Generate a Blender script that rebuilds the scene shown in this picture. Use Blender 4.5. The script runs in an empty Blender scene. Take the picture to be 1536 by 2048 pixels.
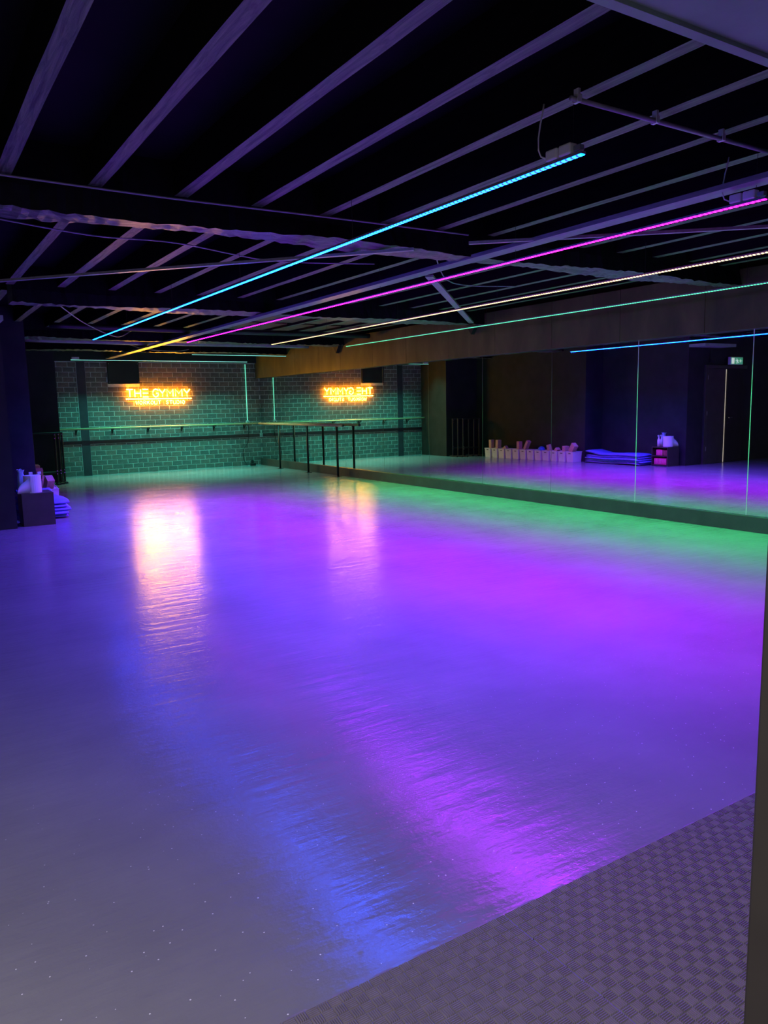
import bpy, bmesh, math, random
from mathutils import Vector, Matrix
random.seed(7)
S = bpy.context.scene
COL = S.collection
R = math.radians

# ------------------------------------------------------------ camera, world, exposure
FPX = 1530.0
AX = (0.8521, -0.0907, 0.5149)   # placeholder, recomputed below from the two vanishing points
def basis(v1, v2):
    c = (768.0, 1024.0)
    Y = Vector((v1[0]-c[0], v1[1]-c[1], FPX)).normalized()
    X = Vector((v2[0]-c[0], v2[1]-c[1], FPX)); X = (X - Y*X.dot(Y)).normalized()
    Z = X.cross(Y)
    if Z.y > 0: Z = -Z
    return X, Y, Z
X_, Y_, Z_ = basis((-208, 829), (3230, 757))
cam_d = bpy.data.cameras.new('camera'); cam = bpy.data.objects.new('camera', cam_d); COL.objects.link(cam)
cam_d.sensor_fit = 'VERTICAL'; cam_d.sensor_height = 24; cam_d.lens = FPX/2048*24; cam_d.clip_start = 0.05
m = Matrix.Identity(4)
for i, a in enumerate((X_, Y_, Z_)):
    m[i][0] = a.x; m[i][1] = -a.y; m[i][2] = -a.z
m[2][3] = 1.5
cam.matrix_world = m
S.camera = cam
W = bpy.data.worlds.new('world'); S.world = W; W.use_nodes = True
W.node_tree.nodes['Background'].inputs[0].default_value = (0.010, 0.010, 0.016, 1)
W.node_tree.nodes['Background'].inputs[1].default_value = 1.0
vs = S.view_settings; vs.view_transform = 'Standard'; vs.look = 'None'; vs.gamma = 1; vs.use_curve_mapping = False
vs.exposure = 0.0

# what the strips look like, and what they cast
L_CYAN = (0.03, 5.0, 105.0)
L_MAG = (30.0, 0.055, 18.0)
L_YEL = (3.0, 2.2, 0.55)
L_GRN = (0.08, 1.7, 0.60)
L_TEAL = (0.36, 1.7, 1.35)
L_SIGN = (125.0, 50.0, 1.0)
L_SIGN_BACK = (42.0, 10.0, 0.5)
P_CYAN, C_CYAN = 300.0, (0.006, 0.075, 1.0)
P_MAG, C_MAG = 680.0, (0.36, 0.0, 1.0)
P_YEL, C_YEL = 22.0, (1.0, 0.62, 0.16)
P_GRN, C_GRN = 200.0, (0.002, 1.0, 0.16)
P_TEAL, C_TEAL = 78.0, (0.05, 1.0, 0.76)
SPREAD = 108.0
HALL_W = 130.0

def lamp(name, loc, rot, size, power, color, shape='RECTANGLE', sy=None):
    l = bpy.data.lights.new(name, 'AREA'); l.energy = power; l.color = color; l.size = size
    l.shape = shape
    if sy: l.size_y = sy
    o = bpy.data.objects.new(name, l); o.location = loc; o.rotation_euler = rot; COL.objects.link(o); return o
# the lobby's ceiling lamps behind the camera
lamp('lobby_light', (-1.3, -0.2, 2.55), (R(14), R(6), 0), 0.6, HALL_W, (1.0, 0.92, 0.84), sy=0.6)

# ------------------------------------------------------------ materials
def node_mat(name):
    m = bpy.data.materials.new(name); m.use_nodes = True
    nt = m.node_tree; b = nt.nodes['Principled BSDF']
    return m, nt, b
def setc(b, k, v): b.inputs[k].default_value = v
def coords(nt, scale=(1,1,1), kind='Object'):
    t = nt.nodes.new('ShaderNodeTexCoord'); mp = nt.nodes.new('ShaderNodeMapping')
    mp.inputs['Scale'].default_value = scale
    nt.links.new(t.outputs[kind], mp.inputs['Vector']); return mp.outputs['Vector']
def noise(nt, vec, scale, detail=4, rough=0.55, dist=0.0):
    n = nt.nodes.new('ShaderNodeTexNoise'); n.inputs['Scale'].default_value = scale
    n.inputs['Detail'].default_value = detail; n.inputs['Roughness'].default_value = rough
    n.inputs['Distortion'].default_value = dist
    nt.links.new(vec, n.inputs['Vector']); return n.outputs['Fac']
def ramp(nt, fac, stops):
    r = nt.nodes.new('ShaderNodeValToRGB'); e = r.color_ramp.elements
    while len(e) < len(stops): e.new(0.5)
    for i, (p, c) in enumerate(stops):
        e[i].position = p; e[i].color = c if len(c) == 4 else (*c, 1)
    nt.links.new(fac, r.inputs['Fac']); return r.outputs['Color']
def bump(nt, b, h, strength, dist, prev=None):
    n = nt.nodes.new('ShaderNodeBump'); n.inputs['Strength'].default_value = strength
    n.inputs['Distance'].default_value = dist
    nt.links.new(h, n.inputs['Height'])
    if prev: nt.links.new(prev, n.inputs['Normal'])
    nt.links.new(n.outputs['Normal'], b.inputs['Normal']); return n.outputs['Normal']
def paint(name, c, rough=0.5, var=0.25, scale=6.0, bumps=0.1, metal=0.0, stretch=(1,1,1), bs=60, spec=0.5, bd=0.002):
    m, nt, b = node_mat(name)
    v = coords(nt, stretch)
    f = noise(nt, v, scale, 5)
    lo = tuple(x*(1-var) for x in c); hi = tuple(min(1, x*(1+var)) for x in c)
    nt.links.new(ramp(nt, f, [(0.3, lo), (0.7, hi)]), b.inputs['Base Color'])
    setc(b, 'Roughness', rough); setc(b, 'Metallic', metal); setc(b, 'Specular IOR Level', spec)
    if bumps: bump(nt, b, noise(nt, v, bs, 3), bumps, bd)
    return m
def emit(name, c, strength=1.0, dots=None):
    m, nt, b = node_mat(name)
    setc(b, 'Base Color', (0.6, 0.6, 0.6, 1)); setc(b, 'Roughness', 0.4)
    mx = max(c)
    setc(b, 'Emission Color', (c[0]/mx, c[1]/mx, c[2]/mx, 1))
    setc(b, 'Emission Strength', mx*strength)
    if dots:      # the LED chips behind the diffuser, one every `period` metres
        v = coords(nt, (1, 1, 1)); sp = nt.nodes.new('ShaderNodeSeparateXYZ'); nt.links.new(v, sp.inputs[0])
        a = nt.nodes.new('ShaderNodeMath'); a.operation = 'MULTIPLY'; a.inputs[1].default_value = 2*math.pi/dots
        nt.links.new(sp.outputs['Y'], a.inputs[0])
        s = nt.nodes.new('ShaderNodeMath'); s.operation = 'SINE'; nt.links.new(a.outputs[0], s.inputs[0])
        r = nt.nodes.new('ShaderNodeMapRange'); r.inputs['From Min'].default_value = -0.6; r.inputs['From Max'].default_value = 0.6
        r.inputs['To Min'].default_value = 0.015*mx*strength; r.inputs['To Max'].default_value = 1.25*mx*strength
        nt.links.new(s.outputs[0], r.inputs['Value']); nt.links.new(r.outputs[0], b.inputs['Emission Strength'])
    return m

def floor_material():
    m, nt, b = node_mat('grey_resin_floor')
    v = coords(nt)
    f = noise(nt, v, 0.9, 6, 0.6)
    base = ramp(nt, f, [(0.3, (0.20, 0.20, 0.21)), (0.7, (0.27, 0.27, 0.28))])
    # glitter flakes in the resin
    vo = nt.nodes.new('ShaderNodeTexVoronoi'); vo.inputs['Scale'].default_value = 42; nt.links.new(v, vo.inputs['Vector'])
    lt = nt.nodes.new('ShaderNodeMath'); lt.operation = 'LESS_THAN'; lt.inputs[1].default_value = 0.10
    nt.links.new(vo.outputs['Distance'], lt.inputs[0])
    pick = nt.nodes.new('ShaderNodeSeparateColor'); nt.links.new(vo.outputs['Color'], pick.inputs[0])
    gt = nt.nodes.new('ShaderNodeMath'); gt.operation = 'GREATER_THAN'; gt.inputs[1].default_value = 0.74
    nt.links.new(pick.outputs[0], gt.inputs[0])
    mu = nt.nodes.new('ShaderNodeMath'); mu.operation = 'MULTIPLY'
    nt.links.new(lt.outputs[0], mu.inputs[0]); nt.links.new(gt.outputs[0], mu.inputs[1])
    sx = nt.nodes.new('ShaderNodeSeparateXYZ'); nt.links.new(v, sx.inputs[0])
    fy = nt.nodes.new('ShaderNodeMapRange'); fy.inputs['From Min'].default_value = 1.5+2.0; fy.inputs['From Max'].default_value = 1.5
    nt.links.new(sx.outputs['Y'], fy.inputs['Value'])
    m2 = nt.nodes.new('ShaderNodeMath'); m2.operation = 'MULTIPLY'; nt.links.new(mu.outputs[0], m2.inputs[0]); nt.links.new(fy.outputs[0], m2.inputs[1]); mu = m2
    mix = nt.nodes.new('ShaderNodeMix'); mix.data_type = 'RGBA'
    nt.links.new(mu.outputs[0], mix.inputs['Factor']); nt.links.new(base, mix.inputs['A']); mix.inputs['B'].default_value = (0.95, 0.95, 0.95, 1)
    nt.links.new(mix.outputs['Result'], b.inputs['Base Color'])
    rr = ramp(nt, noise(nt, v, 3.0, 5, 0.65), [(0.3, (0.15,)*3), (0.7, (0.22,)*3)])
    nt.links.new(rr, b.inputs['Roughness'])
    setc(b, 'Specular IOR Level', 0.42)
    # roller ripples across the room plus orange-peel relief
    n1 = bump(nt, b, noise(nt, coords(nt, (0.9, 4.5, 1)), 2.6, 4, 0.6), 0.85, 0.0048)
    n2 = bump(nt, b, noise(nt, v, 38, 3, 0.6), 0.45, 0.0018, n1)
    return m

def wood_under(name, c1, c2, rough=0.55):
    m, nt, b = node_mat(name)
    v = coords(nt, (14, 1.1, 14))
    f = noise(nt, v, 2.4, 7, 0.65, 0.8)
    nt.links.new(ramp(nt, f, [(0.32, tuple(x*0.18 for x in c1)), (0.46, c1), (0.66, c2)]), b.inputs['Base Color'])
    setc(b, 'Roughness', rough); bump(nt, b, f, 0.5, 0.006); return m

M = {}
M['floor'] = floor_material()
M['black_wall'] = paint('black_wall_paint', (0.030, 0.032, 0.032), 0.75, 0.2, 3, 0.15, spec=0.12)
M['black_deck'] = paint('black_ceiling_paint', (0.006, 0.006, 0.007), 0.8, 0.3, 3, 0.2, spec=0.08)
M['joist_side'] = paint('black_joist_paint', (0.006, 0.006, 0.007), 0.8, 0.3, 3, 0.2, stretch=(8, 1, 8), spec=0.08)
M['joist_under'] = wood_under('pale_joist_underside', (0.075, 0.10, 0.055), (0.17, 0.20, 0.11))  # grained, lighter colour for the bottom faces only
M['beam'] = None
def beam_mat():
    m, nt, b = node_mat('rough_hewn_beam')
    v = coords(nt, (1.3, 9, 9))
    f = noise(nt, v, 2.2, 8, 0.7, 1.0)
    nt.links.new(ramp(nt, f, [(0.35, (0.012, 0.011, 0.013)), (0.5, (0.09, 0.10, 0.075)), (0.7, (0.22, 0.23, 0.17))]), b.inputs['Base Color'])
    setc(b, 'Roughness', 0.38); bump(nt, b, f, 0.8, 0.02); return m
M['beam'] = beam_mat()
M['board'] = paint('grey_gloss_board', (0.26, 0.26, 0.25), 0.32, 0.2, 8, 0.15, stretch=(6, 1, 6))
M['mirror'] = None
mm_, nt_, b_ = node_mat('mirror_glass'); M['mirror'] = mm_
setc(b_, 'Base Color', (0.80, 0.83, 0.80, 1)); setc(b_, 'Metallic', 1.0); setc(b_, 'Roughness', 0.012)
M['mirror_joint_lit'] = paint('lit_mirror_joint', (0.55, 0.55, 0.52), 0.3, 0.1, 20, 0, spec=0.5)
M['mirror_joint_unlit'] = paint('unlit_mirror_joint', (0.05, 0.05, 0.05), 0.4, 0.1, 20, 0)
M['kick'] = paint('black_kickboard_paint', (0.045, 0.045, 0.04), 0.45, 0.2, 5, 0.1)
M['mortar'] = paint('pale_mortar', (0.55, 0.55, 0.52), 0.8, 0.15, 20, 0.4)
M['post_paint'] = paint('dark_grey_post_paint', (0.035, 0.03, 0.038), 0.5, 0.2, 5, 0.1)
M['band'] = paint('dark_brown_wall_band', (0.050, 0.030, 0.032), 0.55, 0.25, 12, 0.1)
M['black_panel'] = paint('matt_black_panel', (0.014, 0.013, 0.013), 0.7, 0.2, 5, 0.05)
M['black_metal'] = paint('black_powder_coat', (0.008, 0.008, 0.009), 0.5, 0.2, 20, 0.05)
M['grey_metal'] = paint('grey_metal', (0.35, 0.35, 0.37), 0.4, 0.15, 20, 0.05, metal=0.6)
M['conduit'] = paint('grey_plastic_conduit', (0.30, 0.28, 0.31), 0.45, 0.15, 10, 0.05)
M['white_plastic'] = paint('white_plastic', (0.72, 0.72, 0.70), 0.35, 0.08, 10, 0.03)
M['bin'] = paint('white_bin_plastic', (0.74, 0.74, 0.72), 0.4, 0.06, 10, 0.03)
M['dark_slot'] = paint('dark_slot', (0.01, 0.01, 0.01), 0.8, 0.1, 10, 0)
M['cork'] = paint('tan_foam', (0.62, 0.36, 0.30), 0.75, 0.15, 30, 0.2)
M['ball'] = paint('blue_vinyl', (0.06, 0.25, 0.62), 0.3, 0.1, 8, 0.03)
M['rail'] = paint('varnished_beech', (0.62, 0.44, 0.24), 0.35, 0.2, 6, 0.05, stretch=(1, 1, 8))
M['mat_foam'] = paint('blue_grey_exercise_mat', (0.14, 0.16, 0.55), 0.6, 0.15, 10, 0.15)
M['cube'] = paint('dark_brown_laminate', (0.045, 0.040, 0.032), 0.45, 0.2, 8, 0.05)
M['towel'] = paint('pink_towel', (0.80, 0.12, 0.30), 0.85, 0.2, 60, 0.4)
M['brown_towel'] = paint('brown_towel', (0.32, 0.10, 0.08), 0.85, 0.2, 60, 0.4)
M['paper'] = paint('white_paper', (0.80, 0.80, 0.80), 0.6, 0.05, 8, 0.1)
M['bag'] = paint('pale_blue_plastic_bag', (0.35, 0.50, 0.75), 0.3, 0.25, 12, 0.5, bd=0.01, bs=18)
M['eva'] = paint('dark_grey_eva_foam', (0.21, 0.185, 0.235), 0.5, 0.12, 30, 0.12, bs=200, bd=0.001)
M['jamb'] = paint('dark_jamb_paint', (0.055, 0.048, 0.045), 0.55, 0.12, 4, 0.1)
M['soffit'] = paint('grey_plasterboard', (0.30, 0.42, 0.30), 0.75, 0.12, 5, 0.1)
M['lobby'] = paint('lobby_wall_paint', (0.12, 0.12, 0.12), 0.7, 0.1, 5, 0.1)
M['door'] = paint('dark_brown_door_paint', (0.06, 0.055, 0.045), 0.45, 0.2, 5, 0.1)
M['ply'] = wood_under('brown_plywood', (0.14, 0.075, 0.035), (0.24, 0.14, 0.07), 0.5)
M['chrome'] = paint('chrome', (0.85, 0.85, 0.85), 0.12, 0.05, 20, 0, metal=1.0)
def valance_mat():
    m, nt, b = node_mat('brown_stained_panel')
    v = coords(nt, (1, 0.9, 0.35))
    f = noise(nt, v, 3.0, 5, 0.55, 0.5)
    nt.links.new(ramp(nt, f, [(0.3, (0.045, 0.05, 0.018)), (0.55, (0.085, 0.085, 0.03)), (0.75, (0.14, 0.13, 0.045))]), b.inputs['Base Color'])
    setc(b, 'Roughness', 0.42); setc(b, 'Specular IOR Level', 0.45); bump(nt, b, f, 0.15, 0.004); return m
M['valance'] = valance_mat()
M['brick'] = []
for i, c in enumerate(((0.13, 0.11, 0.098), (0.11, 0.095, 0.088), (0.15, 0.115, 0.10), (0.12, 0.105, 0.098), (0.17, 0.115, 0.10))):
    M['brick'].append(paint('dark_painted_brick_%d' % i, c, 0.6, 0.35, 14, 0.5, bs=40, bd=0.004))

# ------------------------------------------------------------ mesh helpers
def new_bm(): return bmesh.new()
def finish(name, bm, mat, parent=None, smooth=False, loc=None):
    me = bpy.data.meshes.new(name); bm.normal_update(); bm.to_mesh(me); bm.free()
    mats = mat if isinstance(mat, (list, tuple)) else [mat]
    for mt in mats: me.materials.append(mt)
    if smooth:
        for p in me.polygons: p.use_smooth = True
    o = bpy.data.objects.new(name, me); COL.objects.link(o)
    if parent: o.parent = parent
    if loc: o.location = loc
    return o
def bx(bm, x0, x1, y0, y1, z0, z1, bev=0.0, mi=0):
    g = bmesh.ops.create_cube(bm, size=1.0); vs_ = g['verts']
    bmesh.ops.scale(bm, verts=vs_, vec=(abs(x1-x0), abs(y1-y0), abs(z1-z0)))
    bmesh.ops.translate(bm, verts=vs_, vec=((x0+x1)/2, (y0+y1)/2, (z0+z1)/2))
    fs = {f for v in vs_ for f in v.link_faces}
    for f in fs: f.material_index = mi
    if bev:
        es = list({e for v in vs_ for e in v.link_edges})
        bmesh.ops.bevel(bm, geom=es, offset=bev, segments=2, affect='EDGES', profile=0.5)
    return bm
def box(name, x0, x1, y0, y1, z0, z1, mat, parent=None, bev=0.0):
    bm = new_bm(); bx(bm, x0, x1, y0, y1, z0, z1, bev); return finish(name, bm, mat, parent)
def tube(bm, pts, r, seg=8, cap=True):
    pts = [Vector(p) for p in pts]; rings = []
    n = len(pts)
    for i, p in enumerate(pts):
        d = (pts[min(i+1, n-1)] - pts[max(i-1, 0)]).normalized()
        u = d.cross(Vector((0, 0, 1)))
        if u.length < 0.05: u = d.cross(Vector((1, 0, 0)))
        u.normalize(); w = d.cross(u).normalized()
        rr = r[i] if isinstance(r, (list, tuple)) else r
        rings.append([bm.verts.new(p + (u*math.cos(a)+w*math.sin(a))*rr) for a in [2*math.pi*k/seg for k in range(seg)]])
    for a, b in zip(rings, rings[1:]):
        for k in range(seg): bm.faces.new((a[k], a[(k+1) % seg], b[(k+1) % seg], b[k]))
    if cap:
        bm.faces.new(rings[0][::-1]); bm.faces.new(rings[-1])
    return bm
def thing(name, label, cat, loc=(0, 0, 0), group=None, rotz=0):
    o = bpy.data.objects.new(name, None); o.empty_display_size = 0.1; COL.objects.link(o)
    o.location = loc; o.rotation_euler = (0, 0, rotz)
    o['label'] = label; o['category'] = cat
    if group: o['group'] = group
    return o
def tag(o, label, cat, group=None):
    o['label'] = label; o['category'] = cat
    if group: o['group'] = group
    return o
def struct(o): o['kind'] = 'structure'; return o
def stuff(o): o['kind'] = 'stuff'; return o
def copy_tree(o, parent=None):
    kids = list(o.children); c = o.copy(); COL.objects.link(c)
    if parent: c.parent = parent
    for k in kids: copy_tree(k, c)
    return c

# ------------------------------------------------------------ room shell
YB = 18.65
struct(box('floor', -3.2, 8.2, -3.2, YB+0.2, -0.12, 0, M['floor']))
ceiling = struct(box('ceiling', -3.2, 8.2, -3.2, YB+0.2, 3.10, 3.2, M['black_deck']))
BEAMS = [(5.17, 5.45), (9.45, 9.9), (13.95, 14.3), (16.7, 16.95)]
bays = [(1.75, 5.17), (5.45, 9.45), (9.9, 13.95), (14.3, 16.7), (16.95, YB)]
jx = [1.19 + 0.53*k for k in range(-7, 13)]
joist_cache = {}
def joist_mesh(L, var):
    key = (round(L, 3), var)
    if key in joist_cache: return joist_cache[key]
    bm = new_bm(); w = 0.0425
    n = max(2, int(L/0.45)); rnd = random.Random(var*31+int(L*10))
    rows = []
    for i in range(n+1):
        y = L*i/n; a = rnd.uniform(-0.004, 0.004); b_ = rnd.uniform(-0.004, 0.004)
        rows.append([bm.verts.new(p) for p in ((-w+a, y, 0), (w+b_, y, 0), (w+b_, y, 0.218), (-w+a, y, 0.218))])
    for a, b_ in zip(rows, rows[1:]):
        for k in range(4):
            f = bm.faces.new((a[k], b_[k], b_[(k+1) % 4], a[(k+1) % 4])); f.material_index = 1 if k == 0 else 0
    bm.faces.new(rows[0]); bm.faces.new(rows[-1][::-1])
    bmesh.ops.recalc_face_normals(bm, faces=bm.faces[:])
    me = bpy.data.meshes.new('joist'); bm.to_mesh(me); bm.free()
    me.materials.append(M['joist_side']); me.materials.append(M['joist_under'])
    joist_cache[key] = me; return me
for bi, (y0, y1) in enumerate(bays):
    for k, x in enumerate(jx):
        if x < 0.0 and bi > 2: continue
        o = bpy.data.objects.new('joist', joist_mesh(y1-y0, k % 3)); COL.objects.link(o)
        o.location = (x + random.uniform(-0.015, 0.015), y0, 2.88 + random.uniform(0, 0.004)); o.parent = ceiling

struct(box('wall_back', 1.0, 8.2, YB, YB+0.2, 0, 3.1, M['mortar']))
wb = bpy.data.objects['wall_back']
struct(box('wall_right', 8.02, 8.2, 0.8, YB, 0, 3.1, M['black_wall']))
# left wall with its steps: column face, blue recess, panel wall, jut beside the brick
bm = new_bm(); bx(bm, -3.2, 1.2, 10.85, 11.05, 0, 3.1); finish('wall_left', bm, M['black_wall'])
struct(bpy.data.objects['wall_left'])
struct(box('wall_left_recess', 1.0, 1.2, 11.05, 13.27, 0, 3.1, M['black_wall']))
struct(box('wall_left_panel', 1.0, 1.80, 13.27, 17.43, 0, 3.1, M['black_wall']))
struct(box('wall_left_jut', 1.0, 2.9, 17.43, YB, 0, 3.1, M['black_wall']))
struct(box('wall_left_side', -3.2, -3.0, -3.2, 10.85, 0, 3.1, M['lobby']))
struct(box('wall_front', -3.0, 8.2, -3.2, -3.0, 0, 3.1, M['lobby']))
# near partition with the door jamb at the right edge of the view
pr = struct(box('wall_near', 1.46, 8.2, 0.55, 0.8, 0, 3.1, M['jamb']))
struct(box('trim_1', 1.36, 1.46, 0.53, 0.815, 0, 2.62, M['jamb'], bev=0.006))
# lowered plasterboard soffit over the lobby
struct(box('ceiling_soffit', -3.0, 8.0, -3.0, 1.66, 2.66, 2.76, M['soffit']))
struct(box('trim_2', -3.0, 8.0, 1.66, 1.70, 2.645, 2.78, M['soffit']))
struct(box('trim_3', -3.0, 8.0, 1.70, 1.75, 2.76, 3.1, M['black_wall']))
struct(box('trim_4', 0.1, 1.2, 10.45, 10.85, 2.60, 2.66, M['soffit']))
struct(box('baseboard_right', 7.955, 8.02, 1.0, YB, 0, 0.175, M['kick'], bev=0.003))

# ------------------------------------------------------------ brick wall
openings = [(3.54, 3.74, 0, 2.6), (4.22, 4.95, 2.10, 2.62)]
PITX, PITZ = 0.237, 0.1125
cells = []
z = 0.006; row = 0
while z < 2.58:
    off = (0.5 if row % 2 else 0.0)*PITX + random.uniform(-0.01, 0.01)
    x = 2.9 - off
    while x < 8.0:
        a, b_ = max(x+0.005, 2.905), min(x+PITX-0.006, 8.02)
        c, d = z+0.005, min(z+PITZ-0.006, 2.60)
        if c < 0.73 < d: d = 0.722
        elif c < 0.82 < d: c = 0.828
        if d-c < 0.02 or (c > 0.72 and d < 0.83): x += PITX; continue
        segs = [(a, b_)]
        for (ox0, ox1, oz0, oz1) in openings:
            if d > oz0+0.002 and c < oz1-0.002:
                ns = []
                for (p, q) in segs:
                    if q <= ox0 or p >= ox1: ns.append((p, q))
                    else:
                        if p < ox0-0.03: ns.append((p, ox0-0.002))
                        if q > ox1+0.03: ns.append((ox1+0.002, q))
                segs = ns
        for (p, q) in segs:
            if q-p > 0.03: cells.append((p, q, c, d))
        x += PITX
    z += PITZ; row += 1
def brick_geo(bm, w, h, d, mi=0, at=(0, 0, 0), rnd=random):
    # a brick whose face is proud of the mortar, edges a little ragged
    j = lambda s: rnd.uniform(-s, s)
    fr = [(-w/2+j(.003), -d, -h/2+j(.003)), (w/2+j(.003), -d, -h/2+j(.003)), (w/2+j(.003), -d, h/2+j(.003)), (-w/2+j(.003), -d, h/2+j(.003))]
    inn = [(x*0.955, -d-0.002, zz*0.90) for (x, _, zz) in fr]
    bk = [(-w/2, 0, -h/2), (w/2, 0, -h/2), (w/2, 0, h/2), (-w/2, 0, h/2)]
    vs_ = [[bm.verts.new((p[0]+at[0], p[1]+at[1], p[2]+at[2])) for p in r] for r in (bk, fr, inn)]
    for r0, r1 in ((vs_[0], vs_[1]), (vs_[1], vs_[2])):
        for k in range(4):
            f = bm.faces.new((r0[k], r0[(k+1) % 4], r1[(k+1) % 4], r1[k])); f.material_index = mi
    f = bm.faces.new(vs_[2]); f.material_index = mi
    f = bm.faces.new(vs_[0][::-1]); f.material_index = mi
protos = []
for i in range(10):
    bm = new_bm(); brick_geo(bm, 1.0*0.224, 0.0995, 0.003+0.0006*(i % 4)); me = bpy.data.meshes.new('brick'); bmesh.ops.recalc_face_normals(bm, faces=bm.faces[:]); bm.to_mesh(me); bm.free()
    me.materials.append(M['brick'][i % 5]); protos.append(me)
cells_sorted = sorted(cells, key=lambda c: -(c[1]-c[0])*(c[3]-c[2]) + 0.002*abs(c[0]-5.0))
for (p, q, c, d) in cells_sorted[:300]:
    o = bpy.data.objects.new('brick', random.choice(protos)); COL.objects.link(o); o.parent = wb
    o.location = ((p+q)/2, YB+0.001, (c+d)/2); o.scale = ((q-p)/0.224, 1, (d-c)/0.0995)
bm = new_bm()
for (p, q, c, d) in cells_sorted[300:]:
    brick_geo(bm, q-p, d-c, random.choice((0.003, 0.0045)), random.randrange(5), ((p+q)/2, YB+0.001, (c+d)/2))
bmesh.ops.recalc_face_normals(bm, faces=bm.faces[:])
stuff(finish('brick_rest', bm, M['brick'], wb))
struct(box('trim_5', 3.55, 3.735, YB-0.016, YB+0.01, 0, 2.6, M['post_paint'], bev=0.003))
struct(box('trim_6', 2.9, 3.548, YB-0.010, YB+0.01, 0.73, 0.82, M['band'], bev=0.002))
struct(box('trim_7', 3.737, 7.955, YB-0.010, YB+0.01, 0.73, 0.82, M['band'], bev=0.002))
struct(box('trim_8', 2.9, 7.9, YB-0.10, YB+0.01, 2.61, 3.1, M['black_wall']))
pt = thing('wall_panel', 'black square panel mounted high on the brick wall left of the glowing sign', 'panel', (4.58, YB-0.03, 2.1))
o = box('panel_board', -0.355, 0.355, -0.05, 0.03, 0, 0.50, M['black_panel'], pt, bev=0.004)
for s in (-1, 1):
    for zz in (0.04, 0.46):
        bm = new_bm(); tube(bm, [(s*0.33, -0.05, zz), (s*0.33, -0.055, zz)], 0.008, 8); finish('screw', bm, M['grey_metal'], pt)

# ------------------------------------------------------------ mirror wall
mir = thing('wall_mirror', 'wall of tall frameless mirror sheets standing on the black kickboard', 'mirror', (8.0, 0, 0.175))
js = [YB-0.01, 17.26, 15.72, 14.2, 12.67, 11.16, 9.67, 8.12, 6.6, 5.05, 3.5, 1.95, 0.9]
for a, b_ in zip(js, js[1:]):
    box('mirror_sheet', 0, 0.012, b_+0.0025, a-0.0025, 0.002, 2.10, M['mirror'], mir)
for y in js[1:-1]:
    w = 0.005 if y < 7 else 0.0025
    o = box('mirror_joint', -0.001, 0.006, y-w, y+w, 0.002, 2.10, M['mirror_joint_lit'] if y < 7 else M['mirror_joint_unlit'], mir)  # light caught by the nearer joints is painted in as a pale colour
# boxed valance above the mirror, panel by panel
val = thing('mirror_valance', 'brown stained boxed panelling running above the mirrors', 'valance', (7.9, 0, 2.23))
bm = new_bm(); bx(bm, 0.012, 0.12, 0.9, YB, 0.0, 0.65); finish('carcass', bm, M['black_wall'], val)
vs2 = [YB, 16.30, 15.1, 14.14, 12.86, 11.70, 10.43, 9.25, 8.03, 6.82, 5.6, 4.4, 3.2, 2.0, 0.9]
for a, b_ in zip(vs2, vs2[1:]):
    box('panel', 0.0, 0.012, b_+0.003, a-0.003, -0.004+random.uniform(-.002, .002), 0.645, M['valance'], val, bev=0.0015)
for y in (9.75, 14.2):
    bm = new_bm()
    pts = [(-0.05, -0.13, 0.50), (-0.05, 0.13, 0.50), (-0.05, 0.0, 0.34)]
    a = [bm.verts.new((x-0.02, y+yy, zz)) for x, yy, zz in pts]; b_ = [bm.verts.new((0.0, y+yy, zz)) for x, yy, zz in pts]
    bm.faces.new(a); bm.faces.new(b_[::-1])
    for k in range(3): bm.faces.new((a[k], b_[k], b_[(k+1) % 3], a[(k+1) % 3]))
    bmesh.ops.recalc_face_normals(bm, faces=bm.faces[:])
    finish('gusset', bm, M['black_metal'], val)

# ------------------------------------------------------------ rough beams
def rough_beam(y0, y1, x0, x1, z0, z1, seed, label, amp=0.022):
    bm = new_bm(); rnd = random.Random(seed); n = int((x1-x0)/0.05)
    prof = [(0, 0), (0.33, 0), (0.66, 0), (1, 0), (1, .33), (1, 1), (0, 1), (0, .33)]
    ph = [rnd.uniform(0, 6) for _ in range(8)]
    rings = []
    for i in range(n+1):
        x = x0+(x1-x0)*i/n; ring = []
        for k, (u, v) in enumerate(prof):
            yy = y0+(y1-y0)*u; zz = z0+(z1-z0)*v
            if v < 0.5:
                yy += amp*0.8*math.sin(x*1.3+ph[k]) + rnd.uniform(-amp, amp)*0.45
                zz += amp*0.6*math.sin(x*2.1+ph[(k+3) % 8]) + rnd.uniform(-amp, amp)*0.35
            ring.append(bm.verts.new((x, yy, zz)))
        rings.append(ring)
    for a, b_ in zip(rings, rings[1:]):
        for k in range(8):
            f = bm.faces.new((a[k], a[(k+1) % 8], b_[(k+1) % 8], b_[k]))
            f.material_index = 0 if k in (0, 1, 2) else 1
    bm.faces.new(rings[0][::-1]); bm.faces.new(rings[-1])
    bmesh.ops.recalc_face_normals(bm, faces=bm.faces[:])
    o = finish('ceiling_beam', bm, [M['beam'], M['joist_side']])
    return tag(o, label, 'beam', 'rough beams across the ceiling')
rough_beam(5.17, 5.44, -3.0, 7.9, 2.71, 3.1, 1, 'nearest and broadest rough-hewn ceiling beam with split lower edge')
rough_beam(9.5, 9.88, 1.2, 7.9, 2.71, 3.1, 2, 'second rough ceiling beam, crossing midway down the room')
rough_beam(13.97, 14.28, 1.85, 7.9, 2.71, 3.1, 3, 'third rough ceiling beam, by the far ends of the hanging light strips')
rough_beam(16.72, 16.93, 1.85, 7.9, 2.72, 3.1, 4, 'farthest rough ceiling beam, nearest the brick wall')

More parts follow.
